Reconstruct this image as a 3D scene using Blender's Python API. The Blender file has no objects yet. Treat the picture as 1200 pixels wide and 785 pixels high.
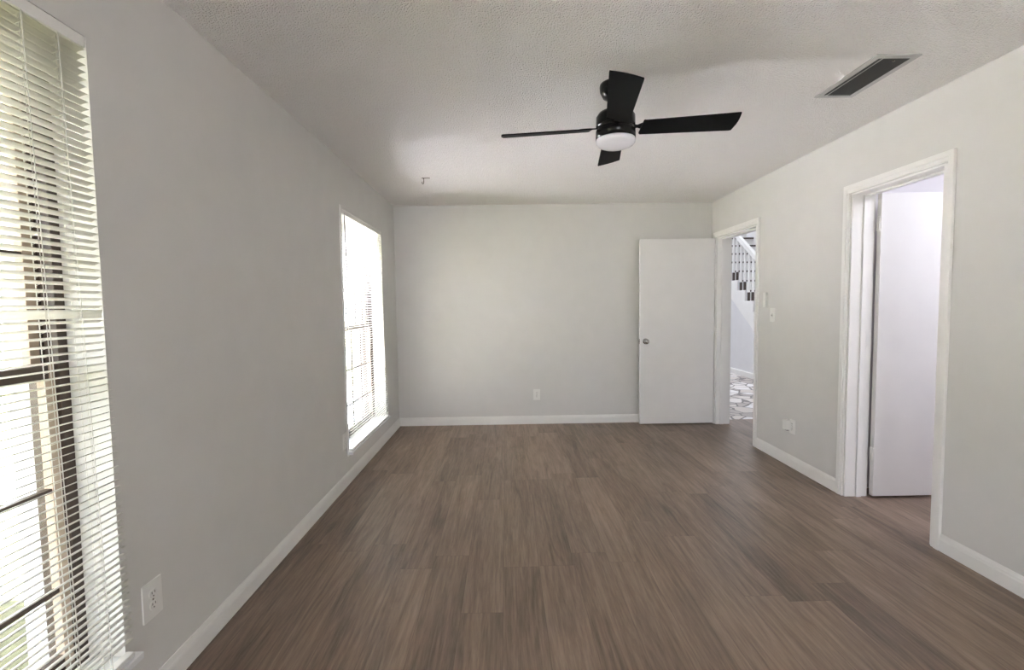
import bpy, bmesh, math, random
from mathutils import Vector, Matrix
random.seed(7)
scene = bpy.context.scene
C = scene.collection

# ------------------------------------------------------------------ camera
CAM_H = 1.327
YAW, PITCH, ROLL, FPX = 0.012, 0.060, -0.014, 560.0
cy, sy, cp, sp, cr, sr = (math.cos(YAW), math.sin(YAW), math.cos(PITCH), math.sin(PITCH),
                          math.cos(ROLL), math.sin(ROLL))
fwd = Vector((sy * cp, cy * cp, -sp))
rt = Vector((cy, -sy, 0.0))
up = rt.cross(fwd)
r2 = cr * rt + sr * up
u2 = -sr * rt + cr * up
cam_data = bpy.data.cameras.new('camera')
cam_data.sensor_fit = 'HORIZONTAL'
cam_data.sensor_width = 36.0
cam_data.lens = FPX / 1200.0 * 36.0
cam_data.clip_start = 0.02
cam = bpy.data.objects.new('camera', cam_data)
C.objects.link(cam)
M = Matrix((r2, u2, -fwd)).transposed().to_4x4()
M.translation = Vector((0, 0, CAM_H))
cam.matrix_world = M
scene.camera = cam

# ------------------------------------------------------------------ light and exposure
vs = scene.view_settings
vs.view_transform = 'Standard'
vs.look = 'None'
vs.gamma = 1.0
vs.use_curve_mapping = False
vs.exposure = 0.50
cyc = scene.cycles
cyc.max_bounces = 12
cyc.diffuse_bounces = 8
cyc.transparent_max_bounces = 16
cyc.sample_clamp_indirect = 0.0
cyc.use_denoising = True

world = bpy.data.worlds.new('world')
scene.world = world
world.use_nodes = True
wn = world.node_tree.nodes
wbg = wn['Background']
wbg.inputs['Color'].default_value = (0.88, 0.92, 1.0, 1)
wbg.inputs['Strength'].default_value = 8.0

sun_d = bpy.data.lights.new('sun', 'SUN')
sun_d.energy = 190.0
sun_d.angle = math.radians(1.0)
sun_d.color = (0.98, 0.955, 1.0)
sun = bpy.data.objects.new('sun', sun_d)
C.objects.link(sun)
sun.rotation_euler = Vector((-0.03, -0.35, -0.94)).to_track_quat('-Z', 'Y').to_euler()


def area(name, loc, direction, sx, sy_, power, color=(1, 1, 1), portal=False):
    d = bpy.data.lights.new(name, 'AREA')
    d.shape = 'RECTANGLE'
    d.size, d.size_y = sx, sy_
    d.energy = power
    d.color = color
    o = bpy.data.objects.new(name, d)
    C.objects.link(o)
    o.location = loc
    o.rotation_euler = Vector(direction).to_track_quat('-Z', 'Y').to_euler()
    if portal:
        d.cycles.is_portal = True
    return o


# ------------------------------------------------------------------ dimensions
XL, XR, YB, ZC = -1.217, 2.292, 5.324, 2.44
YR = -3.6                      # rear wall, behind the camera
WT = 0.15                      # right wall thickness
XO = -1.50                     # outer face of the left wall
NEAR_WIN = (0.29, 1.462, 0.225, 2.130)
FAR_WIN = (3.60, 4.765, 0.225, 2.075)
D1 = (4.365, 5.180, 2.035)     # far doorway: y0, y1, head
D2 = (2.495, 3.170, 2.035)     # near doorway
XH = 4.325                     # hall wall under the stairs
REAR_FILL = (-0.1, 1.3, 0.2, 2.1)  # unseen opening behind the camera, added to fill the room with daylight

for nm, w in (('portal_near_window', NEAR_WIN), ('portal_far_window', FAR_WIN)):
    area(nm, (XO - 0.02, (w[0] + w[1]) / 2, (w[2] + w[3]) / 2), (1, 0, 0), w[1] - w[0], w[3] - w[2], 1, portal=True)
area('portal_rear_fill', ((REAR_FILL[0] + REAR_FILL[1]) / 2, YR - 0.12, (REAR_FILL[2] + REAR_FILL[3]) / 2), (0, 1, 0),
     REAR_FILL[1] - REAR_FILL[0], REAR_FILL[3] - REAR_FILL[2], 1, portal=True)  # portal at the added rear opening
area('bathroom_light', (3.05, 2.2, 2.40), (0, 0, -1), 0.7, 0.7, 14.5, (0.88, 0.90, 1.0))
area('hall_light', (3.4, 7.0, 2.40), (0, 0, -1), 0.8, 1.6, 15, (0.93, 0.95, 1.0))
area('stairwell_light', (3.6, 9.8, 4.9), (0, 0, -1), 1.6, 1.6, 64, (0.93, 0.95, 1.0))


# ------------------------------------------------------------------ materials
def mat(name, color, rough=0.5, metal=0.0, bump=None, trans=0.0, spec=None):
    m = bpy.data.materials.new(name)
    m.use_nodes = True
    nt = m.node_tree
    b = nt.nodes['Principled BSDF']
    b.inputs['Base Color'].default_value = (*color, 1)
    b.inputs['Roughness'].default_value = rough
    b.inputs['Metallic'].default_value = metal
    if spec is not None:
        b.inputs['Specular IOR Level'].default_value = spec
    tc = nt.nodes.new('ShaderNodeTexCoord')
    # faint tonal variation so that no surface is dead flat
    n = nt.nodes.new('ShaderNodeTexNoise')
    n.inputs['Scale'].default_value = 6.0
    n.inputs['Detail'].default_value = 3.0
    nt.links.new(tc.outputs['Object'], n.inputs['Vector'])
    mx = nt.nodes.new('ShaderNodeMix')
    mx.data_type = 'RGBA'
    mx.inputs[6].default_value = (*[c * 0.96 for c in color], 1)
    mx.inputs[7].default_value = (*[min(1, c * 1.04) for c in color], 1)
    nt.links.new(n.outputs['Fac'], mx.inputs[0])
    nt.links.new(mx.outputs[2], b.inputs['Base Color'])
    if bump:
        scale, strength, dist = bump
        bn = nt.nodes.new('ShaderNodeTexNoise')
        bn.inputs['Scale'].default_value = scale
        bn.inputs['Detail'].default_value = 4.0
        nt.links.new(tc.outputs['Object'], bn.inputs['Vector'])
        bp = nt.nodes.new('ShaderNodeBump')
        bp.inputs['Strength'].default_value = strength
        bp.inputs['Distance'].default_value = dist
        nt.links.new(bn.outputs['Fac'], bp.inputs['Height'])
        nt.links.new(bp.outputs['Normal'], b.inputs['Normal'])
    if trans > 0:
        tr = nt.nodes.new('ShaderNodeBsdfTranslucent')
        tr.inputs['Color'].default_value = (*color, 1)
        ms = nt.nodes.new('ShaderNodeMixShader')
        ms.inputs[0].default_value = trans
        out = nt.nodes['Material Output']
        nt.links.new(b.outputs[0], ms.inputs[1])
        nt.links.new(tr.outputs[0], ms.inputs[2])
        nt.links.new(ms.outputs[0], out.inputs['Surface'])
    return m


def glass_mat():
    m = bpy.data.materials.new('window_glass')
    m.use_nodes = True
    nt = m.node_tree
    nt.nodes.remove(nt.nodes['Principled BSDF'])
    out = nt.nodes['Material Output']
    t = nt.nodes.new('ShaderNodeBsdfTransparent')
    t.inputs['Color'].default_value = (0.95, 0.95, 0.95, 1)
    g = nt.nodes.new('ShaderNodeBsdfGlossy')
    g.inputs['Roughness'].default_value = 0.02
    lw = nt.nodes.new('ShaderNodeLayerWeight')
    lw.inputs['Blend'].default_value = 0.5
    pw = nt.nodes.new('ShaderNodeMath')
    pw.operation = 'POWER'
    pw.inputs[1].default_value = 4.0
    fr = nt.nodes.new('ShaderNodeMath')
    fr.operation = 'MULTIPLY_ADD'
    fr.inputs[1].default_value = 0.45
    fr.inputs[2].default_value = 0.02
    nt.links.new(lw.outputs['Facing'], pw.inputs[0])
    nt.links.new(pw.outputs[0], fr.inputs[0])
    ms = nt.nodes.new('ShaderNodeMixShader')
    nt.links.new(fr.outputs[0], ms.inputs[0])
    nt.links.new(t.outputs[0], ms.inputs[1])
    nt.links.new(g.outputs[0], ms.inputs[2])
    nt.links.new(ms.outputs[0], out.inputs['Surface'])
    return m


def plank_mat():
    m = bpy.data.materials.new('plank_floor')
    m.use_nodes = True
    nt = m.node_tree
    N, L = nt.nodes, nt.links
    b = N['Principled BSDF']

    def math_(op, a, bb=None, c=None):
        n = N.new('ShaderNodeMath')
        n.operation = op
        for i, v in enumerate((a, bb, c)):
            if v is None:
                continue
            if isinstance(v, (int, float)):
                n.inputs[i].default_value = v
            else:
                L.new(v, n.inputs[i])
        return n.outputs[0]
    tc = N.new('ShaderNodeTexCoord')
    sep = N.new('ShaderNodeSeparateXYZ')
    L.new(tc.outputs['Object'], sep.inputs[0])
    PW, PL = 0.182, 1.22
    u = math_('DIVIDE', math_('ADD', sep.outputs['X'], 20 * PW + 0.032), PW)
    row = math_('FLOOR', u)
    wr = N.new('ShaderNodeTexWhiteNoise')
    wr.noise_dimensions = '1D'
    L.new(math_('ADD', row, 0.5), wr.inputs['W'])
    v = math_('ADD', math_('DIVIDE', sep.outputs['Y'], PL), math_('MULTIPLY', wr.outputs['Value'], 7.0))
    col = math_('FLOOR', v)
    fu = math_('FRACT', u)
    fv = math_('FRACT', v)
    wp = N.new('ShaderNodeTexWhiteNoise')
    wp.noise_dimensions = '2D'
    cb = N.new('ShaderNodeCombineXYZ')
    L.new(row, cb.inputs[0])
    L.new(col, cb.inputs[1])
    L.new(cb.outputs[0], wp.inputs['Vector'])
    rnd = wp.outputs['Value']
    # grain coordinates, shifted per plank
    g = N.new('ShaderNodeCombineXYZ')
    L.new(math_('ADD', math_('MULTIPLY', sep.outputs['X'], 1.0), math_('MULTIPLY', rnd, 13.0)), g.inputs[0])
    L.new(math_('ADD', math_('MULTIPLY', sep.outputs['Y'], 0.065), math_('MULTIPLY', rnd, 31.0)), g.inputs[1])
    n1 = N.new('ShaderNodeTexNoise')       # broad cathedral figure
    n1.inputs['Scale'].default_value = 15.0
    n1.inputs['Detail'].default_value = 8.0
    n1.inputs['Roughness'].default_value = 0.66
    n1.inputs['Distortion'].default_value = 1.6
    L.new(g.outputs[0], n1.inputs['Vector'])
    n2 = N.new('ShaderNodeTexNoise')       # fine pores
    n2.inputs['Scale'].default_value = 90.0
    n2.inputs['Detail'].default_value = 4.0
    n2.inputs['Roughness'].default_value = 0.65
    L.new(g.outputs[0], n2.inputs['Vector'])
    # knots / blotches along the plank
    g3 = N.new('ShaderNodeCombineXYZ')
    L.new(math_('ADD', sep.outputs['X'], math_('MULTIPLY', rnd, 5.0)), g3.inputs[0])
    L.new(math_('ADD', math_('MULTIPLY', sep.outputs['Y'], 0.3), math_('MULTIPLY', rnd, 9.0)), g3.inputs[1])
    n3 = N.new('ShaderNodeTexNoise')
    n3.inputs['Scale'].default_value = 5.0
    n3.inputs['Detail'].default_value = 2.0
    L.new(g3.outputs[0], n3.inputs['Vector'])
    t = math_('ADD', math_('MULTIPLY', n1.outputs['Fac'], 0.95), math_('MULTIPLY', n2.outputs['Fac'], 0.55))
    t = math_('ADD', t, math_('MULTIPLY', n3.outputs['Fac'], 0.40))
    t = math_('ADD', t, math_('MULTIPLY', rnd, 0.17))
    t = math_('SUBTRACT', t, 0.60)
    ramp = N.new('ShaderNodeValToRGB')
    L.new(t, ramp.inputs[0])
    e = ramp.color_ramp.elements
    e[0].position = 0.10
    e[0].color = (0.078, 0.054, 0.040, 1)
    e[1].position = 0.90
    e[1].color = (0.43, 0.315, 0.238, 1)
    mid = e.new(0.46)
    mid.color = (0.232, 0.164, 0.122, 1)
    # seams
    du = math_('MULTIPLY', math_('MINIMUM', fu, math_('SUBTRACT', 1.0, fu)), PW)
    dv = math_('MULTIPLY', math_('MINIMUM', fv, math_('SUBTRACT', 1.0, fv)), PL)
    seam = math_('LESS_THAN', math_('MINIMUM', du, dv), 0.0011)
    mx = N.new('ShaderNodeMix')
    mx.data_type = 'RGBA'
    L.new(math_('MULTIPLY', seam, 0.35), mx.inputs[0])
    L.new(ramp.outputs[0], mx.inputs[6])
    mx.inputs[7].default_value = (0.035, 0.025, 0.02, 1)
    L.new(mx.outputs[2], b.inputs['Base Color'])
    b.inputs['Roughness'].default_value = 0.42
    bp = N.new('ShaderNodeBump')
    bp.inputs['Strength'].default_value = 0.12
    bp.inputs['Distance'].default_value = 0.002
    L.new(math_('SUBTRACT', n2.outputs['Fac'], math_('MULTIPLY', seam, 0.8)), bp.inputs['Height'])
    L.new(bp.outputs['Normal'], b.inputs['Normal'])
    return m


def stone_mat():
    m = bpy.data.materials.new('flagstone_floor')
    m.use_nodes = True
    nt = m.node_tree
    N, L = nt.nodes, nt.links
    b = N['Principled BSDF']
    tc = N.new('ShaderNodeTexCoord')
    nz = N.new('ShaderNodeTexNoise')
    nz.inputs['Scale'].default_value = 2.0
    L.new(tc.outputs['Object'], nz.inputs['Vector'])
    va = N.new('ShaderNodeMix')
    va.data_type = 'VECTOR'
    va.inputs[0].default_value = 0.22
    L.new(tc.outputs['Object'], va.inputs[4])
    L.new(nz.outputs['Color'], va.inputs[5])
    ed = N.new('ShaderNodeTexVoronoi')
    ed.feature = 'DISTANCE_TO_EDGE'
    ed.inputs['Scale'].default_value = 5.6
    L.new(va.outputs[1], ed.inputs['Vector'])
    ce = N.new('ShaderNodeTexVoronoi')
    ce.inputs['Scale'].default_value = 5.6
    L.new(va.outputs[1], ce.inputs['Vector'])
    bw = N.new('ShaderNodeRGBToBW')
    L.new(ce.outputs['Color'], bw.inputs[0])
    r = N.new('ShaderNodeValToRGB')
    L.new(bw.outputs[0], r.inputs[0])
    e = r.color_ramp.elements
    e[0].position = 0.2
    e[0].color = (0.36, 0.32, 0.30, 1)
    e[1].position = 0.8
    e[1].color = (0.80, 0.79, 0.80, 1)
    x = e.new(0.5)
    x.color = (0.62, 0.57, 0.52, 1)
    edge = N.new('ShaderNodeMath')
    edge.operation = 'LESS_THAN'
    edge.inputs[1].default_value = 0.05
    L.new(ed.outputs['Distance'], edge.inputs[0])
    mx = N.new('ShaderNodeMix')
    mx.data_type = 'RGBA'
    L.new(edge.outputs[0], mx.inputs[0])
    L.new(r.outputs[0], mx.inputs[6])
    mx.inputs[7].default_value = (0.10, 0.085, 0.08, 1)
    L.new(mx.outputs[2], b.inputs['Base Color'])
    b.inputs['Roughness'].default_value = 0.35
    return m


def ceiling_mat():
    m = bpy.data.materials.new('textured_ceiling')
    m.use_nodes = True
    nt = m.node_tree
    N, L = nt.nodes, nt.links
    b = N['Principled BSDF']
    b.inputs['Roughness'].default_value = 0.95
    b.inputs['Specular IOR Level'].default_value = 0.1
    tc = N.new('ShaderNodeTexCoord')
    a = N.new('ShaderNodeTexNoise')
    a.inputs["Scale"].default_value = 80.0
    a.inputs['Detail'].default_value = 3.0
    L.new(tc.outputs['Object'], a.inputs['Vector'])
    v = N.new('ShaderNodeTexVoronoi')
    v.inputs["Scale"].default_value = 140.0
    L.new(tc.outputs['Object'], v.inputs['Vector'])
    s = N.new('ShaderNodeMath')
    s.operation = 'SUBTRACT'
    L.new(a.outputs['Fac'], s.inputs[0])
    L.new(v.outputs['Distance'], s.inputs[1])
    bp = N.new('ShaderNodeBump')
    bp.inputs['Strength'].default_value = 1.0
    bp.inputs['Distance'].default_value = 0.009
    L.new(s.outputs[0], bp.inputs['Height'])
    L.new(bp.outputs['Normal'], b.inputs['Normal'])
    b.inputs['Base Color'].default_value = (0.87, 0.85, 0.825, 1)
    return m


def grass_mat():
    m = bpy.data.materials.new('lawn')
    m.use_nodes = True
    nt = m.node_tree
    N, L = nt.nodes, nt.links
    b = N['Principled BSDF']
    b.inputs['Roughness'].default_value = 0.9
    tc = N.new('ShaderNodeTexCoord')
    a = N.new('ShaderNodeTexNoise')
    a.inputs['Scale'].default_value = 25.0
    a.inputs['Detail'].default_value = 6.0
    L.new(tc.outputs['Object'], a.inputs['Vector'])
    r = N.new('ShaderNodeValToRGB')
    L.new(a.outputs['Fac'], r.inputs[0])
    r.color_ramp.elements[0].position = 0.3
    r.color_ramp.elements[0].color = (0.042, 0.045, 0.018, 1)
    r.color_ramp.elements[1].position = 0.7
    r.color_ramp.elements[1].color = (0.095, 0.095, 0.045, 1)
    L.new(r.outputs[0], b.inputs['Base Color'])
    return m


WALL = mat('greige_wall_paint', (0.65, 0.642, 0.622), 0.75, bump=(160, 0.05, 0.001), spec=0.25)
HALLWALL = mat('hall_wall_paint', (0.72, 0.72, 0.73), 0.7, spec=0.25)
WHITE = mat('white_trim_paint', (0.80, 0.795, 0.775), 0.38)
DOORW = mat('white_door_paint', (0.76, 0.75, 0.735), 0.42)
BATHW = mat('bath_wall_paint', (0.82, 0.80, 0.82), 0.6)
SILLM = mat('white_marble_sill', (0.80, 0.81, 0.82), 0.25)
SLAT = mat('white_vinyl_slat', (0.86, 0.848, 0.81), 0.4, trans=0.60)
CORD = mat('blind_cord', (0.75, 0.74, 0.70), 0.8)
WAND = mat('grey_wand_plastic', (0.22, 0.21, 0.20), 0.3)
BRONZE = mat('dark_bronze_aluminium', (0.060, 0.038, 0.028), 0.45)
TAN = mat('tan_sash_gasket', (0.50, 0.40, 0.32), 0.6)
EXTW = mat('pale_exterior_brick', (0.60, 0.62, 0.65), 0.85, bump=(40, 0.3, 0.004))
BLACK = mat('matte_black_fan', (0.005, 0.005, 0.005), 0.55, spec=0.10)
GLOSSBLACK = mat('satin_black_housing', (0.005, 0.005, 0.005), 0.25, spec=0.25)
LENS = mat('opal_lens', (0.78, 0.78, 0.82), 0.25)
METAL = mat('satin_nickel', (0.46, 0.44, 0.41), 0.22, metal=1.0)
PLASTIC = mat('white_plastic', (0.78, 0.775, 0.75), 0.35)
DARK = mat('dark_slot', (0.02, 0.02, 0.02), 0.7)
VENTM = mat('grey_white_register', (0.48, 0.475, 0.46), 0.45)
LOUV = mat('grey_louver', (0.045, 0.045, 0.043), 0.5)
TREAD = mat('dark_stair_wood', (0.050, 0.033, 0.026), 0.4)
FLOOR = plank_mat()
STONE = stone_mat()
CEIL = ceiling_mat()
LAWN = grass_mat()
BOUNCESLAB = mat('bounce_concrete', (0.80, 0.80, 0.835), 0.8, bump=(60, 0.2, 0.003))  # colour of the added slab, tuned for the light it throws indoors
GLASS = glass_mat()


# ------------------------------------------------------------------ mesh helpers
def box(bm, x0, x1, y0, y1, z0, z1, bevel=0.0, mi=0):
    t = bmesh.new()
    bmesh.ops.create_cube(t, size=1.0)
    for v in t.verts:
        v.co = Vector(((x0 + x1) / 2 + v.co.x * (x1 - x0), (y0 + y1) / 2 + v.co.y * (y1 - y0),
                       (z0 + z1) / 2 + v.co.z * (z1 - z0)))
    if bevel > 0:
        bmesh.ops.bevel(t, geom=t.edges[:], offset=bevel, segments=2, affect='EDGES', profile=0.6)
    merge(bm, t, mi)


def merge(bm, t, mi=0, mtx=None, smooth=False):
    if mtx is not None:
        bmesh.ops.transform(t, matrix=mtx, verts=t.verts[:])
    base = {}
    for v in t.verts:
        base[v.index if v.index >= 0 else id(v)] = bm.verts.new(v.co)
    t.verts.index_update()
    vs_ = list(base.values())
    for f in t.faces:
        try:
            nf = bm.faces.new([vs_[v.index] for v in f.verts])
            nf.material_index = mi
            nf.smooth = smooth
        except ValueError:
            pass
    t.free()


def lathe(bm, prof, center=(0, 0, 0), axis='Z', seg=40, mi=0, smooth=True):
    """prof: list of (radius, height); closed at the ends when radius is 0."""
    t = bmesh.new()
    rings = []
    for r, h in prof:
        if r < 1e-6:
            rings.append([t.verts.new((0, 0, h))])
        else:
            rings.append([t.verts.new((r * math.cos(2 * math.pi * i / seg), r * math.sin(2 * math.pi * i / seg), h))
                          for i in range(seg)])
    for a, b in zip(rings, rings[1:]):
        for i in range(seg):
            j = (i + 1) % seg
            if len(a) == 1 and len(b) == 1:
                continue
            if len(a) == 1:
                t.faces.new((a[0], b[j], b[i]))
            elif len(b) == 1:
                t.faces.new((a[i], a[j], b[0]))
            else:
                t.faces.new((a[i], a[j], b[j], b[i]))
    bmesh.ops.recalc_face_normals(t, faces=t.faces[:])
    t.verts.index_update()
    rot = {'Z': Matrix.Identity(4), 'X': Matrix.Rotation(math.radians(90), 4, 'Y'),
           'Y': Matrix.Rotation(math.radians(-90), 4, 'X'), '-Y': Matrix.Rotation(math.radians(90), 4, 'X'),
           '-X': Matrix.Rotation(math.radians(-90), 4, 'Y')}[axis]
    merge(bm, t, mi, Matrix.Translation(center) @ rot, smooth)


def tube(bm, p0, p1, r, seg=8, mi=0):
    p0, p1 = Vector(p0), Vector(p1)
    d = p1 - p0
    t = bmesh.new()
    bmesh.ops.create_cone(t, cap_ends=True, segments=seg, radius1=r, radius2=r, depth=d.length)
    t.verts.index_update()
    q = d.to_track_quat('Z', 'Y').to_matrix().to_4x4()
    merge(bm, t, mi, Matrix.Translation((p0 + p1) / 2) @ q, True)


def prism(bm, poly, axis, a0, a1, mi=0):
    """extrude a 2-D polygon along an axis; poly is in the two other axes, in x,y,z order."""
    def P(uv, a):
        u, v = uv
        return {'X': (a, u, v), 'Y': (u, a, v), 'Z': (u, v, a)}[axis]
    t = bmesh.new()
    A = [t.verts.new(P(p, a0)) for p in poly]
    B = [t.verts.new(P(p, a1)) for p in poly]
    t.faces.new(A)
    t.faces.new(B[::-1])
    n = len(poly)
    for i in range(n):
        j = (i + 1) % n
        t.faces.new((A[i], B[i], B[j], A[j]))
    bmesh.ops.recalc_face_normals(t, faces=t.faces[:])
    t.verts.index_update()
    merge(bm, t, mi)


def obj(name, bm, m, parent=None):
    me = bpy.data.meshes.new(name)
    bm.normal_update()
    bm.to_mesh(me)
    bm.free()
    for mm in (m if isinstance(m, (list, tuple)) else [m]):
        me.materials.append(mm)
    o = bpy.data.objects.new(name, me)
    C.objects.link(o)
    if parent is not None:
        o.parent = parent
        o.matrix_parent_inverse = parent_matrix(parent).inverted()
    return o


def parent_matrix(p):
    m = p.matrix_parent_inverse @ Matrix.LocRotScale(p.location, p.rotation_euler, p.scale)
    if p.parent:
        m = parent_matrix(p.parent) @ m
    return m


def tag(o, label, cat, group=None, kind=None):
    o['label'] = label
    o['category'] = cat
    if group:
        o['group'] = group
    if kind:
        o['kind'] = kind
    return o


def thing(name, loc, label, cat, group=None, kind=None):
    o = bpy.data.objects.new(name, None)
    o.empty_display_size = 0.05
    C.objects.link(o)
    o.location = loc
    return tag(o, label, cat, group, kind)


def struct(name, bm, m, label, cat, parent=None):
    o = obj(name, bm, m, parent)
    return tag(o, label, cat, kind='structure')


def nb():
    return bmesh.new()


def wall_with_holes(bm, axis, a0, a1, lo, hi, z0, z1, holes):
    """a wall slab; axis 'X' -> slab spans x a0..a1 and runs along y lo..hi; holes (l,h,zb,zt)."""
    def B(l, h, zb, zt):
        if h - l < 1e-5 or zt - zb < 1e-5:
            return
        if axis == 'X':
            box(bm, a0, a1, l, h, zb, zt)
        else:
            box(bm, l, h, a0, a1, zb, zt)
    cur = lo
    for l, h, zb, zt in sorted(holes):
        B(cur, l, z0, z1)
        B(l, h, z0, zb)
        B(l, h, zt, z1)
        cur = h
    B(cur, hi, z0, z1)


# ------------------------------------------------------------------ the room
bm = nb()
box(bm, XL - 0.02, XR + WT, YR - 0.1, YB + 0.03, -0.12, 0.0)
box(bm, XR + WT, 4.2, 1.5, 3.30, -0.12, 0.0)
box(bm, XR + WT, XH, 3.40, 5.37, -0.12, 0.0)
struct('floor', bm, FLOOR, 'grey-brown wood plank floor running the length of the room', 'floor')

bm = nb()
box(bm, XR + WT, XH, 5.37, 11.5, -0.12, 0.0)
struct('floor_hall', bm, STONE, 'pale irregular flagstone floor in the hall beyond the far doorway', 'floor')

bm = nb()
box(bm, XO, XR + WT, YR - 0.1, YB + 0.12, ZC, ZC + 0.25)
struct('ceiling', bm, CEIL, 'off-white textured ceiling above the empty room', 'ceiling')

bm = nb()
wall_with_holes(bm, 'X', XO + 0.10, XL, YR - 0.1, YB + 0.12, -0.12, ZC,
                [NEAR_WIN, FAR_WIN])
struct('wall_left', bm, WALL, 'greige painted wall with the two tall windows', 'wall')
bm = nb()
wall_with_holes(bm, 'X', XO, XO + 0.10, YR - 0.1, YB + 0.12, -0.4, ZC,
                [(w[0] + 0.02, w[1] - 0.02, w[2] + 0.01, w[3] - 0.01) for w in (NEAR_WIN, FAR_WIN)])
struct('wall_exterior', bm, EXTW, 'pale outer face of the window wall', 'wall')

bm = nb()
box(bm, XL, XR, YB, YB + 0.12, -0.12, ZC)
struct('wall_back', bm, WALL, 'greige painted end wall behind the open door', 'wall')

bm = nb()
wall_with_holes(bm, 'X', XR, XR + WT, YR - 0.1, YB + 0.12, 0.0, ZC,
                [(D1[0], D1[1], 0.0, D1[2]), (D2[0], D2[1], 0.0, D2[2])])
struct('wall_right', bm, WALL, 'greige painted wall with two doorways', 'wall')

bm = nb()
wall_with_holes(bm, 'Y', YR - 0.1, YR, XL, XR, -0.12, ZC, [REAR_FILL])
struct('wall_rear', bm, WALL, 'greige painted wall with an added opening that lets in fill daylight', 'wall')


def baseboard(name, path_axis, a, out, lo, hi, label):
    """profiled skirting; a = wall face coordinate, out = +1/-1 direction into the room."""
    prof = [(0, 0), (0.013, 0), (0.013, 0.062), (0.0105, 0.070), (0.0105, 0.076), (0.006, 0.086), (0.004, 0.092), (0, 0.092)]
    poly = [(a + out * t, z) for t, z in prof]
    bm_ = nb()
    prism(bm_, poly, 'Y' if path_axis == 'Y' else 'X', lo, hi)
    return struct(name, bm_, WHITE, label, 'baseboard')


CW = 0.058   # casing width
baseboard('baseboard_left', 'Y', XL, 1, YR, YB, 'white baseboard under the two tall windows')
baseboard('baseboard_back', 'X', YB, -1, XL + 0.013, XR, 'white baseboard along the end wall below the outlet')
bm = nb()
PROF = [(0, 0), (0.013, 0), (0.013, 0.062), (0.0105, 0.070), (0.0105, 0.076), (0.006, 0.086), (0.004, 0.092), (0, 0.092)]
baseboard('baseboard_right', 'Y', XR, -1, D2[1] + CW, D1[0] - CW, 'white baseboard between the two doorways')
baseboard('baseboard_right_front', 'Y', XR, -1, YR, D2[0] - CW, 'white baseboard on the near side of the nearer doorway')
bm.free()


def casing(name, d, label, side_x, out, kind_m):
    y0, y1, zt = d
    bm_ = nb()
    x0, x1 = sorted((side_x, side_x + out * 0.017))
    rv = 0.006

    def leg(ya, yb, inner):
        # stepped colonial profile: thicker outer band, thinner inner one
        if inner == 'hi':
            box(bm_, x0, x1, ya, ya + 0.030, 0.0, zt + CW, 0.002)
            xa, xb = sorted((side_x, side_x + out * 0.012))
            box(bm_, xa, xb, ya + 0.028, yb, 0.0, zt - rv, 0.002)
        else:
            box(bm_, x0, x1, yb - 0.030, yb, 0.0, zt + CW, 0.002)
            xa, xb = sorted((side_x, side_x + out * 0.012))
            box(bm_, xa, xb, ya, yb - 0.028, 0.0, zt - rv, 0.002)
    leg(y0 - CW, y0 + rv - 0.012, 'hi')
    leg(y1 - rv + 0.012, y1 + CW, 'lo')
    box(bm_, x0, x1, y0 - CW + 0.028, y1 + CW - 0.028, zt + CW - 0.030, zt + CW, 0.002)
    xa, xb = sorted((side_x, side_x + out * 0.012))
    box(bm_, xa, xb, y0 - CW + 0.028, y1 + CW - 0.028, zt + 0.006, zt + CW - 0.028, 0.002)
    return bm_


def door_frame(n, d, label, stop_x):
    y0, y1, zt = d
    root = thing('trim_%d' % n, (XR, (y0 + y1) / 2, 0), label, 'door frame', kind='structure')
    obj('casing', casing('c', d, '', XR, -1, WHITE), WHITE, root)
    obj('casing', casing('c', d, '', XR + WT, 1, WHITE), WHITE, root)
    b_ = nb()
    j = 0.010
    box(b_, XR - 0.001, XR + WT + 0.001, y0, y0 + j, 0.0, zt, 0.001)
    box(b_, XR - 0.001, XR + WT + 0.001, y1 - j, y1, 0.0, zt, 0.001)
    box(b_, XR - 0.001, XR + WT + 0.001, y0 + j, y1 - j, zt - j, zt, 0.001)
    obj('jamb', b_, WHITE, root)
    b_ = nb()
    s = 0.012
    box(b_, stop_x, stop_x + 0.035, y0 + j, y0 + j + s, 0.0, zt - j, 0.002)
    box(b_, stop_x, stop_x + 0.035, y1 - j - s, y1 - j, 0.0, zt - j, 0.002)
    box(b_, stop_x, stop_x + 0.035, y0 + j + s, y1 - j - s, zt - j - s, zt - j, 0.002)
    obj('door_stop', b_, WHITE, root)
    return root


door_frame(1, D1, 'white casing and jamb around the far doorway to the hall', XR + 0.045)
door_frame(2, D2, 'white casing and jamb around the nearer, brightly lit doorway', XR + WT - 0.080)


def knob(root, x, y, z, outy, name='door_knob'):
    b_ = nb()
    prof = [(0.0, 0.0), (0.032, 0.0), (0.032, 0.003), (0.027, 0.008), (0.012, 0.012), (0.011, 0.026),
            (0.019, 0.032), (0.0265, 0.042), (0.0275, 0.050), (0.024, 0.058), (0.014, 0.063), (0.0, 0.064)]
    lathe(b_, prof, (x, y, z), 'Y' if outy > 0 else '-Y', 32)
    return obj(name, b_, METAL, root)


def hinge(root, x, y, z, px, py):
    b_ = nb()
    tube(b_, (x, y, z - 0.045), (x, y, z + 0.045), 0.0055, 12)
    tube(b_, (x, y, z + 0.045), (x, y, z + 0.049), 0.004, 8)
    box(b_, min(x, px), max(x, px), min(y, py), max(y, py), z - 0.044, z + 0.044, 0.0008)
    return obj('hinge', b_, WHITE, root)


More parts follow.
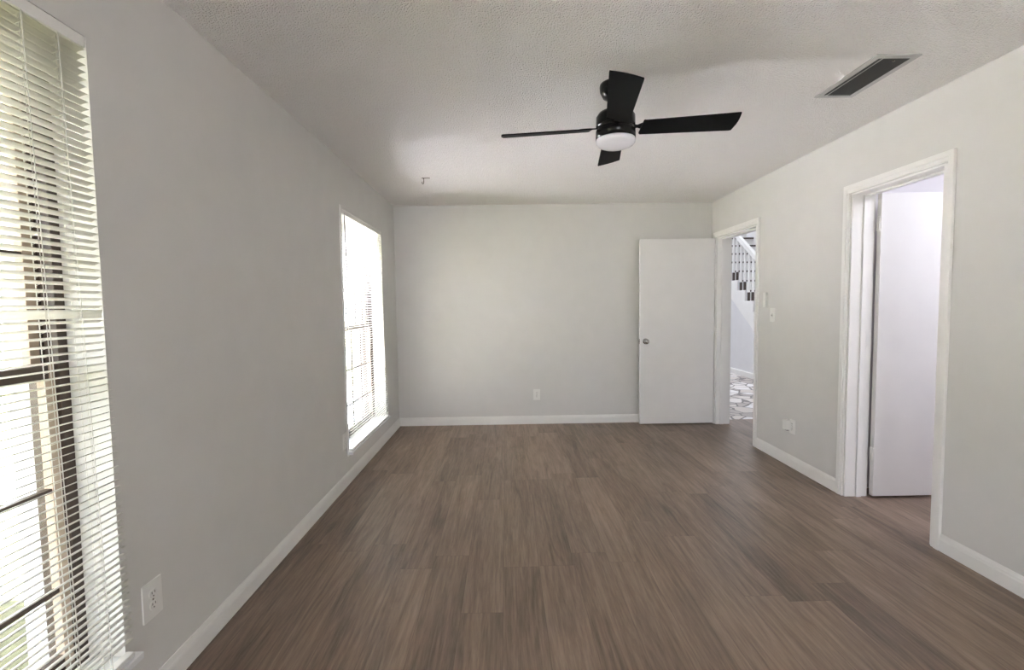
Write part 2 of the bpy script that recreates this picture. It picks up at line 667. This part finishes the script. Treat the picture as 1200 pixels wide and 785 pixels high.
# door 1: swung into the room, nearly flat against the end wall
LEAF_Y0, LEAF_Y1 = 5.186, 5.221
b_ = nb()
box(b_, 1.458, 2.268, LEAF_Y0, LEAF_Y1, 0.012, 2.030, 0.002)
door1 = tag(obj('door_1', b_, DOORW), 'flat white door standing open against the end wall', 'door', kind='structure')
knob(door1, 1.520, LEAF_Y0, 0.925, -1)['label'] = 'round satin nickel knob'
knob(door1, 1.520, LEAF_Y1, 0.925, 1)['label'] = 'round satin nickel knob'
b_ = nb()
box(b_, 1.4565, 1.459, LEAF_Y0 + 0.006, LEAF_Y1 - 0.006, 0.897, 0.953)
box(b_, 1.450, 1.459, LEAF_Y0 + 0.010, LEAF_Y1 - 0.012, 0.918, 0.932, 0.001)
obj('latch', b_, METAL, door1)
for hz in (0.25, 1.02, 1.80):
    hinge(door1, 2.276, LEAF_Y1 - 0.040, hz, 2.266, LEAF_Y1 - 0.006)

# door 2: swung away into the bright room
b_ = nb()
LY0, LY1 = 3.118, 3.153
box(b_, 2.452, 3.10, LY0, LY1, 0.016, 2.028, 0.002)
door2 = tag(obj('door_2', b_, DOORW), 'flat white door swung open into the brightly lit room', 'door', kind='structure')
for hz in (0.30, 1.83):
    hinge(door2, 2.446, LY1 - 0.012, hz, 2.453, LY0 + 0.004)['label'] = 'white painted hinge'

# bright room behind the near doorway
bm = nb()
box(bm, XR + WT, 4.2, 3.30, 3.40, -0.12, ZC)
box(bm, 4.1, 4.2, 1.5, 3.30, 0.0, ZC)
box(bm, XR + WT, 4.2, 1.40, 1.5, -0.12, ZC)
struct('wall_bath', bm, BATHW, 'white walls of the bright room behind the nearer doorway', 'wall')
bm = nb()
box(bm, XR + WT, 4.2, 1.4, 3.40, ZC, ZC + 0.1)
struct('ceiling_bath', bm, BATHW, 'white ceiling of the bright room behind the nearer doorway', 'ceiling')

# hall beyond the far doorway
bm = nb()
box(bm, XR + WT, XH, 3.40, 6.90, ZC, ZC + 0.30)
struct('ceiling_hall', bm, HALLWALL, 'white ceiling of the hall beyond the far doorway', 'ceiling')
bm = nb()
box(bm, 5.35, 5.45, 3.40, 11.6, -0.12, 5.2)
box(bm, XR + WT, 5.35, 11.5, 11.6, -0.12, 5.2)
box(bm, XR + WT - 0.1, XR + WT, YB + 0.12, 11.5, -0.12, 5.2)
box(bm, XH, 5.35, 3.40, 6.40, -0.12, 2.74)
box(bm, XR + WT, 5.45, 6.80, 6.90, ZC + 0.30, 5.2)
box(bm, XR + WT, 5.45, 6.80, 11.6, 5.2, 5.3)
struct('wall_hall', bm, HALLWALL, 'white walls of the hall and stairwell beyond the far doorway', 'wall')

# ------------------------------------------------------------------ windows
XF0, XF1 = -1.425, -1.330     # window frame depth range


def window(n, w, label):
    y0, y1, z0, z1 = w
    root = thing('window_%d' % n, (XF1, (y0 + y1) / 2, z0), label, 'window', kind='structure')
    ft = 0.032
    b_ = nb()
    box(b_, XF0, XF1, y0, y0 + ft, z0, z1, 0.002)
    box(b_, XF0, XF1, y1 - ft, y1, z0, z1, 0.002)
    box(b_, XF0, XF1, y0 + ft, y1 - ft, z1 - ft, z1, 0.002)
    box(b_, XF0, XF1, y0 + ft, y1 - ft, z0, z0 + 0.03, 0.002)
    # track ridges on the jambs
    for yy in (y0 + ft, y1 - ft - 0.006):
        box(b_, -1.377, -1.371, yy, yy + 0.006, z0 + 0.03, z1 - ft)
    obj('window_frame', b_, BRONZE, root)['label'] = 'dark bronze frame'
    zm = 1.150

    def sash(name, x0, x1, za, zb, rows, meet):
        s = thing_child(name, root, (x0, (y0 + y1) / 2, za))
        st = 0.030
        ya, yb = y0 + ft + 0.004, y1 - ft - 0.004
        c_ = nb()
        box(c_, x0, x1, ya, ya + st, za, zb, 0.0015)
        box(c_, x0, x1, yb - st, yb, za, zb, 0.0015)
        obj('stile', c_, TAN, s)['label'] = 'pale tan stile'
        c_ = nb()
        bt, tt = (0.045, 0.040)
        box(c_, x0, x1 + (0.012 if meet == 'top' else 0), ya + st, yb - st, zb - tt, zb, 0.002)
        box(c_, x0, x1, ya + st, yb - st, za, za + bt, 0.002)
        obj('rail', c_, BRONZE, s)['label'] = 'dark bronze rail'
        c_ = nb()
        for zz in rows:
            box(c_, x0 + 0.004, x1 - 0.002, ya + st, yb - st, zz - 0.007, zz + 0.007, 0.002)
        wv = (yb - ya - 2 * st) / 4
        for k in range(1, 4):
            yy = ya + st + k * wv
            box(c_, x0 + 0.008, x1 - 0.007, yy - 0.0065, yy + 0.0065, za + bt, zb - tt, 0.002)
        obj('muntins', c_, BRONZE, s)['label'] = 'dark bronze glazing bars'
        c_ = nb()
        xm = (x0 + x1) / 2
        box(c_, xm - 0.002, xm + 0.002, ya + st - 0.004, yb - st + 0.004, za + bt - 0.004, zb - tt + 0.004)
        obj('pane', c_, GLASS, s)
    sash('lower_sash', -1.368, -1.342, z0 + 0.03, zm + 0.025, (0.803, 0.500), 'top')
    sash('upper_sash', -1.404, -1.380, zm - 0.02, z1 - ft, (1.495, 1.805), 'bottom')
    # stool (inner sill board)
    b_ = nb()
    box(b_, XF1 - 0.005, XL + 0.0, y0 + 0.001, y1 - 0.001, z0 - 0.001, z0 + 0.016, 0.002)
    box(b_, XL - 0.001, XL + 0.042, y0 - 0.022, y1 + 0.022, z0 - 0.006, z0 + 0.016, 0.003)
    obj('window_sill', b_, SILLM, root)
    return root


def thing_child(name, parent, loc):
    o = bpy.data.objects.new(name, None)
    o.empty_display_size = 0.05
    C.objects.link(o)
    o.parent = parent
    o.matrix_parent_inverse = parent_matrix(parent).inverted()
    o.location = loc
    return o


window(1, NEAR_WIN, 'tall dark bronze sash window nearest the camera, with a white marble sill')
window(2, FAR_WIN, 'tall dark bronze sash window near the far corner, with a white marble sill')
# white edge strip round the far window opening
b_ = nb()
y0, y1, z0, z1 = FAR_WIN
box(b_, XL - 0.001, XL + 0.008, y0 - 0.020, y0 + 0.003, z0 - 0.02, z1 + 0.018, 0.002)
struct('trim_3', b_, WHITE, 'narrow white strip up the near edge of the far window', 'trim')


# ------------------------------------------------------------------ blinds
def blind(w, label, ladders, wand_y, flip=None, top_in=0.003, bot_out=0.032, wand=True):
    y0, y1, z0, z1 = w
    root = thing('window_blind', (XL, (y0 + y1) / 2, z1), label, 'blind', 'white blinds in the two tall windows')
    ya, yb = y0 + 0.004, y1 - 0.003
    hw = 0.0125
    zt, zb = z1 - 0.036, z0 + 0.040

    def xc(z):
        f = (zt - z) / (zt - zb)
        return (XL - hw - top_in) * (1 - f) + (XL - hw + bot_out) * f
    b = nb()
    box(b, XL - 0.034, XL - 0.001, ya, yb, z1 - 0.034, z1 - 0.001, 0.003)
    obj('head_rail', b, PLASTIC, root)
    b = nb()
    pitch = 0.0213
    n = int((zt - zb) / pitch)
    tilt0 = math.radians(18)
    flip_i = None if flip is None else int(round((zt - flip) / pitch))
    for i in range(n):
        z = zt - 0.006 - i * pitch
        tilt = tilt0 + random.uniform(-0.03, 0.03)
        if i == flip_i:
            tilt = math.radians(80)
        dz0, dz1 = random.uniform(-0.0008, 0.0008), random.uniform(-0.0008, 0.0008)
        ct, st = math.cos(tilt), math.sin(tilt)
        prof = []
        for k in range(5):
            s = -1 + k * 0.5
            prof.append((s * hw, 0.0022 * (1 - s * s)))
        poly = [(p, q) for p, q in prof] + [(p, q - 0.0006) for p, q in reversed(prof)]
        A, B = [], []
        x_ = xc(z)
        for p, q in poly:
            X = x_ + p * ct - q * st
            Z = z + p * st + q * ct
            A.append(b.verts.new((X, ya, Z + dz0)))
            B.append(b.verts.new((X, yb, Z + dz1)))
        m = len(poly)
        for k in range(m):
            j = (k + 1) % m
            f = b.faces.new((A[k], A[j], B[j], B[k]))
            f.smooth = True
        b.faces.new(A[::-1])
        b.faces.new(B)
    bmesh.ops.recalc_face_normals(b, faces=b.faces[:])
    obj('slats', b, SLAT, root)
    b = nb()
    xb = xc(zb)
    box(b, xb - 0.013, xb + 0.013, ya, yb, z0 + 0.017, z0 + 0.034, 0.003)
    obj('bottom_rail', b, PLASTIC, root)
    for ly in ladders:
        b = nb()
        for s in (-1, 1):
            tube(b, (xc(zt) + s * (hw + 0.0008), ly, z1 - 0.03), (xc(zb) + s * (hw + 0.0008), ly, z0 + 0.03), 0.0012, 5)
        for i in range(n):
            z = zt - 0.006 - i * pitch - 0.0035
            x_ = xc(z)
            d = hw * math.tan(tilt0)
            tube(b, (x_ - hw, ly, z - d), (x_ + hw, ly, z + d), 0.0005, 4)
        tube(b, (xc(zt), ly + 0.006, z1 - 0.03), (xc(zb), ly + 0.006, z0 + 0.03), 0.0008, 5)
        obj('ladder_cord', b, CORD, root)
    if wand:
        b = nb()
        tube(b, (XL + 0.000, wand_y, z1 - 0.030), (XL + 0.006, wand_y + 0.012, z1 - 0.70), 0.0035, 6)
        obj('tilt_wand', b, WAND, root)['label'] = 'thin dark tilt wand'
    return root


blind(NEAR_WIN, 'white slatted blind filling the big window nearest the camera', (0.42, 0.88, 1.275, 1.375), 0.36, flip=1.320, wand=False)
blind(FAR_WIN, 'white slatted blind in the window close to the far corner', (3.74, 4.18, 4.62), 3.69)

# ------------------------------------------------------------------ ceiling fan
FC = (0.572, 2.485)
fan = thing('ceiling_fan', (FC[0], FC[1], ZC), 'black four-blade ceiling fan with a round white light', 'ceiling fan')
b_ = nb()
lathe(b_, [(0.0, ZC), (0.078, ZC), (0.080, ZC - 0.010), (0.078, ZC - 0.032), (0.064, ZC - 0.060), (0.038, ZC - 0.075), (0.0, ZC - 0.077)], (*FC, 0), seg=48)
obj('canopy', b_, GLOSSBLACK, fan)
b_ = nb()
lathe(b_, [(0.0, ZC - 0.060), (0.0125, ZC - 0.060), (0.0125, 2.318), (0.026, 2.316), (0.026, 2.300), (0.0, 2.298)], (*FC, 0), seg=24)
obj('downrod', b_, BLACK, fan)
b_ = nb()
lathe(b_, [(0.0, 2.308), (0.055, 2.306), (0.086, 2.297), (0.097, 2.280), (0.098, 2.236), (0.0975, 2.233),
           (0.092, 2.232), (0.092, 2.216), (0.0975, 2.215), (0.099, 2.211), (0.100, 2.168), (0.0, 2.167)], (*FC, 0), seg=56)
obj('motor_housing', b_, GLOSSBLACK, fan)
b_ = nb()
lathe(b_, [(0.0, 2.168), (0.098, 2.168), (0.0995, 2.160), (0.098, 2.150), (0.090, 2.140), (0.068, 2.131), (0.035, 2.127), (0.0, 2.126)], (*FC, 0), seg=56)
obj('light_lens', b_, LENS, fan)['label'] = 'round opal white light cover'


def fan_blade(ang):
    ca, sa = math.cos(ang), math.sin(ang)
    pt = math.radians(14)
    zb = 2.222

    def P(r, w, t):
        lx, ly = r, w * math.cos(pt) + t * math.sin(pt)
        z = zb - w * math.sin(pt) + t * math.cos(pt)
        return (FC[0] + lx * ca - ly * sa, FC[1] + lx * sa + ly * ca, z)
    out = [(0.132, -0.040), (0.120, -0.052), (0.148, -0.058)]
    out = [(0.135, -0.052), (0.143, -0.057)]
    for i in range(5):
        f = i / 4
        out.append((0.143 + f * (0.575 - 0.143), -0.053 - 0.008 * f))
    for i in range(7):
        f = i / 6
        w = -0.061 + f * 0.137
        out.append((0.588 - 0.013 * f + 0.008 * math.sin(math.pi * f), w))
    for i in range(5):
        f = 1 - i / 4
        out.append((0.125 + f * (0.566 - 0.125), 0.060 + 0.018 * f))
    out.append((0.118, 0.050))
    b = nb()
    T = [b.verts.new(P(r, w, 0.003)) for r, w in out]
    Bm = [b.verts.new(P(r, w, -0.003)) for r, w in out]
    b.faces.new(T)
    b.faces.new(Bm[::-1])
    for i in range(len(out)):
        j = (i + 1) % len(out)
        b.faces.new((T[i], Bm[i], Bm[j], T[j]))
    bmesh.ops.recalc_face_normals(b, faces=b.faces[:])
    bl = obj('blade', b, BLACK, fan)
    b = nb()
    poly = [(0.085, -0.017), (0.108, -0.010), (0.130, -0.024), (0.175, -0.024), (0.185, 0.0), (0.175, 0.024), (0.130, 0.024), (0.108, 0.010), (0.085, 0.017)]
    T = [b.verts.new(P(r, w, 0.008)) for r, w in poly]
    Bm = [b.verts.new(P(r, w, 0.0035)) for r, w in poly]
    b.faces.new(T)
    b.faces.new(Bm[::-1])
    for i in range(len(poly)):
        j = (i + 1) % len(poly)
        b.faces.new((T[i], Bm[i], Bm[j], T[j]))
    bmesh.ops.recalc_face_normals(b, faces=b.faces[:])
    obj('blade_iron', b, BLACK, bl)


for k in range(4):
    fan_blade(math.radians(-9.5 + 90 * k))

# ------------------------------------------------------------------ ceiling register
vx0, vx1, vy0, vy1 = 1.692, 1.898, 2.205, 2.648
vent = thing('air_vent', ((vx0 + vx1) / 2, (vy0 + vy1) / 2, ZC), 'rectangular grey air vent set in the ceiling beside the fan', 'vent')
b_ = nb()
fw_ = 0.030
box(b_, vx0, vx0 + fw_, vy0, vy1, ZC - 0.007, ZC - 0.0005, 0.002)
box(b_, vx1 - fw_, vx1, vy0, vy1, ZC - 0.007, ZC - 0.0005, 0.002)
box(b_, vx0 + fw_, vx1 - fw_, vy0, vy0 + fw_, ZC - 0.007, ZC - 0.0005, 0.002)
box(b_, vx0 + fw_, vx1 - fw_, vy1 - fw_, vy1, ZC - 0.007, ZC - 0.0005, 0.002)
obj('frame', b_, VENTM, vent)
b_ = nb()
box(b_, vx0 + fw_ - 0.004, vx1 - fw_ + 0.004, vy0 + fw_ - 0.004, vy1 - fw_ + 0.004, ZC - 0.0025, ZC - 0.0005)  # dark sheet in place of the shaded duct opening
obj('duct_shade', b_, DARK, vent)
nl = 13
for i in range(nl):
    b_ = nb()
    x = vx0 + fw_ + 0.006 + i * (vx1 - vx0 - 2 * fw_ - 0.012) / (nl - 1)
    wd = 0.0048 if i != 1 else 0.010
    t = bmesh.new()
    bmesh.ops.create_cube(t, size=1.0)
    t.verts.index_update()
    mt = Matrix.Translation((x, (vy0 + vy1) / 2, ZC - 0.0075)) @ Matrix.Rotation(math.radians(35 if i > 1 else -20), 4, 'Y') @ \
        Matrix.Diagonal((wd, vy1 - vy0 - 2 * fw_ + 0.002, 0.0012, 1))
    merge(b_, t, 0, mt)
    o = obj('louver', b_, VENTM if i == 1 else LOUV, vent)
b_ = nb()
lathe(b_, [(0, 0), (0.006, 0), (0.006, 0.004), (0.0, 0.006)], ((vx0 + vx1) / 2 + 0.01, vy0 + fw_ + 0.018, ZC - 0.010), seg=16)
obj('screw', b_, METAL, vent)

# ------------------------------------------------------------------ small ceiling hook
b_ = nb()
hx, hy = -0.672, 4.19
box(b_, hx - 0.035, hx + 0.035, hy - 0.008, hy + 0.008, ZC - 0.006, ZC - 0.0003, 0.001)
pts = []
for i in range(9):
    a = math.pi * (i / 8) * 1.2
    pts.append((hx - 0.018 - 0.012 * (1 - math.cos(a)) * 0.6, hy, ZC - 0.040 - 0.012 * math.sin(a)))
tube(b_, (hx - 0.018, hy, ZC - 0.004), pts[0], 0.0035, 8)
for a, c in zip(pts, pts[1:]):
    tube(b_, a, c, 0.0035, 8)
tag(obj('ceiling_hook', b_, METAL), 'tiny metal hook on a plate screwed to the ceiling above the far window', 'hook')


# ------------------------------------------------------------------ electrical
def face_matrix(wall, a, b, z):
    """local frame: u along the wall, v up, w out of the wall."""
    if wall == 'L':      # faces +x ; u runs to +y
        return Matrix(((0, 0, 1, XL), (1, 0, 0, a), (0, 1, 0, z), (0, 0, 0, 1)))
    if wall == 'R':      # faces -x ; u runs to -y
        return Matrix(((0, 0, -1, XR), (-1, 0, 0, a), (0, 1, 0, z), (0, 0, 0, 1)))
    return Matrix(((1, 0, 0, a), (0, 0, -1, YB), (0, 1, 0, z), (0, 0, 0, 1)))


def lbox(bm_, mt, u0, u1, v0, v1, w0, w1, bevel=0.0, mi=0):
    t = nb()
    box(t, u0, u1, v0, v1, w0, w1, bevel)
    t.verts.index_update()
    bmesh.ops.transform(t, matrix=mt, verts=t.verts[:])
    bmesh.ops.recalc_face_normals(t, faces=t.faces[:])
    merge(bm_, t, mi)


def outlet(wall, a, z, label, w=0.072, h=0.116):
    mt = face_matrix(wall, a, 0, z)
    root = thing('wall_outlet', mt.translation, label, 'outlet', 'outlets along the walls')
    b = nb()
    lbox(b, mt, -w / 2, w / 2, -h / 2, h / 2, 0.0002, 0.006, 0.002)
    obj('wall_plate', b, PLASTIC, root)
    for s in (-1, 1):
        b = nb()
        lathe_local(b, mt, 0, s * 0.0195)
        for du in (-0.0065, 0.0065):
            lbox(b, mt, du - 0.0013, du + 0.0013, s * 0.0195 + 0.001, s * 0.0195 + 0.009, 0.0082, 0.0088, 0, 1)
        lbox(b, mt, -0.0024, 0.0024, s * 0.0195 - 0.0095, s * 0.0195 - 0.005, 0.0082, 0.0088, 0, 1)
        obj('receptacle', b, [PLASTIC, DARK], root)
    b = nb()
    lbox(b, mt, -0.003, 0.003, -0.003, 0.003, 0.0055, 0.0075, 0.001)
    obj('screw', b, METAL, root)
    return root


def lathe_local(b, mt, u, v):
    t = nb()
    prof = [(0.0, 0.005), (0.0172, 0.005), (0.0172, 0.0078), (0.0160, 0.0085), (0.0, 0.0085)]
    lathe(t, prof, (0, 0, 0), 'Z', 28, 0, False)
    for vv in t.verts:        # flattened top and bottom, like a duplex face
        vv.co.y = max(-0.0142, min(0.0142, vv.co.y))
    bmesh.ops.transform(t, matrix=mt @ Matrix.Translation((u, v, 0)), verts=t.verts[:])
    bmesh.ops.recalc_face_normals(t, faces=t.faces[:])
    t.verts.index_update()
    merge(b, t, 0)


outlet('L', 1.580, 0.353, 'large white outlet plate low on the wall beside the big window blind', 0.088, 0.128)
outlet('L', 3.520, 0.342, 'white outlet plate on the window wall at the foot of the far window', 0.072, 0.12)
outlet('B', 0.333, 0.332, 'white outlet plate low on the end wall left of the open door', 0.076, 0.122)
outlet('R', 3.760, 0.330, 'white outlet plate with an adapter plugged in, between the two doorways')
mt = face_matrix('R', 3.800, 0, 0.335)
ad = thing('plug_adapter', mt.translation, 'small white adapter plugged into the outlet between the two doorways', 'adapter')
b_ = nb()
lbox(b_, mt, -0.026, 0.026, -0.036, 0.042, 0.0095, 0.048, 0.005)
obj('body', b_, PLASTIC, ad)
b_ = nb()
lbox(b_, mt, -0.012, 0.012, -0.044, -0.035, 0.016, 0.034, 0.002)
obj('socket', b_, DARK, ad)

# light switch
mt = face_matrix('R', 4.078, 0, 1.222)
sw = thing('light_switch', mt.translation, 'white toggle light switch on the wall beside the far doorway', 'light switch')
b_ = nb()
lbox(b_, mt, -0.036, 0.036, -0.059, 0.059, 0.0002, 0.006, 0.002)
obj('wall_plate', b_, PLASTIC, sw)
b_ = nb()
lbox(b_, mt, -0.006, 0.006, -0.013, 0.013, 0.0055, 0.007, 0.001)
lbox(b_, mt, -0.0045, 0.0045, -0.010, 0.002, 0.0065, 0.016, 0.0015)
obj('toggle', b_, mat('dull_ivory_toggle', (0.55, 0.54, 0.52), 0.4), sw)  # toggle in a duller ivory than its plate

# remote in a cradle
mt = face_matrix('R', 4.178, 0, 1.352)
rc = thing('fan_remote', mt.translation, 'slim white remote in a wall cradle just above the light switch', 'remote')
b_ = nb()
lbox(b_, mt, -0.021, 0.021, -0.062, 0.040, 0.0002, 0.008, 0.002)
lbox(b_, mt, -0.021, 0.021, -0.064, -0.058, 0.0002, 0.026, 0.002)
obj('cradle', b_, PLASTIC, rc)
b_ = nb()
lbox(b_, mt, -0.0185, 0.0185, -0.058, 0.066, 0.0082, 0.024, 0.004)
obj('handset', b_, PLASTIC, rc)

# ------------------------------------------------------------------ staircase in the hall
RUN, RISE = 0.288, 0.195
SY = 6.57
SX0, SX1 = XH, 5.34
NST = 15
stairs = thing('staircase', (SX0, SY, 0), 'white staircase with dark treads and white balusters seen through the far doorway', 'staircase')
b_ = nb()
poly = [(SY, 0.0)]
for k in range(1, NST + 1):
    poly.append((SY + (k - 1) * RUN, k * RISE - 0.03))
    poly.append((SY + k * RUN, k * RISE - 0.03))
poly.append((SY + NST * RUN, 0.0))
# one closed side wall below the steps, built column by column
for k in range(1, NST + 1):
    box(b_, SX0 + 0.002, SX0 + 0.06, SY + (k - 1) * RUN, SY + k * RUN, 0.0, k * RISE)
obj('side_wall', b_, HALLWALL, stairs)
b_ = nb()
for k in range(1, NST + 1):
    ya_, yb_ = SY + (k - 1) * RUN, SY + k * RUN
    zt_ = k * RISE
    prism(b_, [(ya_, max(0.0, zt_ - 0.30 - RISE)), (yb_, max(0.0, zt_ - 0.30)), (yb_, zt_), (ya_, zt_)], 'X', SX0 - 0.016, SX0 + 0.004)
obj('stringer', b_, WHITE, stairs)
for k in range(1, NST + 1):
    ya_ = SY + (k - 1) * RUN
    b_ = nb()
    box(b_, SX0 + 0.061, SX1, ya_ - 0.028, ya_ + RUN, k * RISE - 0.032, k * RISE, 0.004)
    obj('tread', b_, TREAD, stairs)['label'] = 'dark wooden tread'
    b_ = nb()
    box(b_, SX0 + 0.06, SX1, ya_, ya_ + 0.02, (k - 1) * RISE, k * RISE - 0.032)
    obj('riser', b_, WHITE, stairs)
    for j in (0.25, 0.75):
        yy = ya_ + j * RUN
        zt_ = k * RISE + 0.80 + (j - 0.5) * RISE
        b_ = nb()
        box(b_, SX0 + 0.0, SX0 + 0.034, yy - 0.017, yy + 0.017, k * RISE + 0.15, zt_ + 0.03, 0.003)
        bal = obj('baluster', b_, WHITE, stairs)
        b_ = nb()
        box(b_, SX0 - 0.001, SX0 + 0.035, yy - 0.018, yy + 0.018, k * RISE - 0.001, k * RISE + 0.152, 0.003)
        obj('baluster_base', b_, TREAD, bal)['label'] = 'dark square foot'
b_ = nb()
zr = lambda y: (y - SY) / RUN * RISE + RISE * 0.5 + 0.82
prism(b_, [(SY, zr(SY)), (SY + NST * RUN, zr(SY + NST * RUN)), (SY + NST * RUN, zr(SY + NST * RUN) + 0.085), (SY, zr(SY) + 0.085)],
      'X', SX0 - 0.014, SX0 + 0.048)
obj('handrail', b_, WHITE, stairs)
b_ = nb()
prism(b_, [(XH, 0), (XH - 0.030, 0), (XH - 0.030, 0.080), (XH - 0.024, 0.092), (XH, 0.092)], 'Y', SY + 0.02, 11.5)
struct('baseboard_hall', b_, WHITE, 'white baseboard along the stair wall in the hall', 'baseboard')

# ------------------------------------------------------------------ outdoors
bm = nb()
box(bm, -60, XO, -40, 60, -0.5, -0.25)
struct('ground', bm, LAWN, 'sunlit yellow-green lawn outside the windows', 'lawn')
bm = nb()
box(bm, -4.5, XO, 3.9, 9.5, -0.25, -0.16, 0.01)  # unseen slab added so the sun bounces up through the far window
struct('floor_bounce_slab', bm, BOUNCESLAB, 'unseen pale slab added to bounce sunlight into the far window', 'added_paving')
bm = nb()
box(bm, XO - 2.5, XO, -2.5, 3.6, 2.46, 2.62, 0.01)  # unseen overhang added to cut the sky light reaching the nearer window
struct('roof_sky_block', bm, WHITE, 'unseen white overhang added to block sky above the nearer window', 'roof')
bm = nb()
box(bm, -3.0, 5.0, -11.0, YR - 0.1, -0.25, -0.16, 0.01)  # unseen paving added with the rear opening; its grey sets the bounce
struct('floor_rear_bounce', bm, mat('rear_bounce_concrete', (0.30, 0.295, 0.285), 0.85), 'unseen concrete slab added outside the rear opening to bounce its light', 'added_paving')
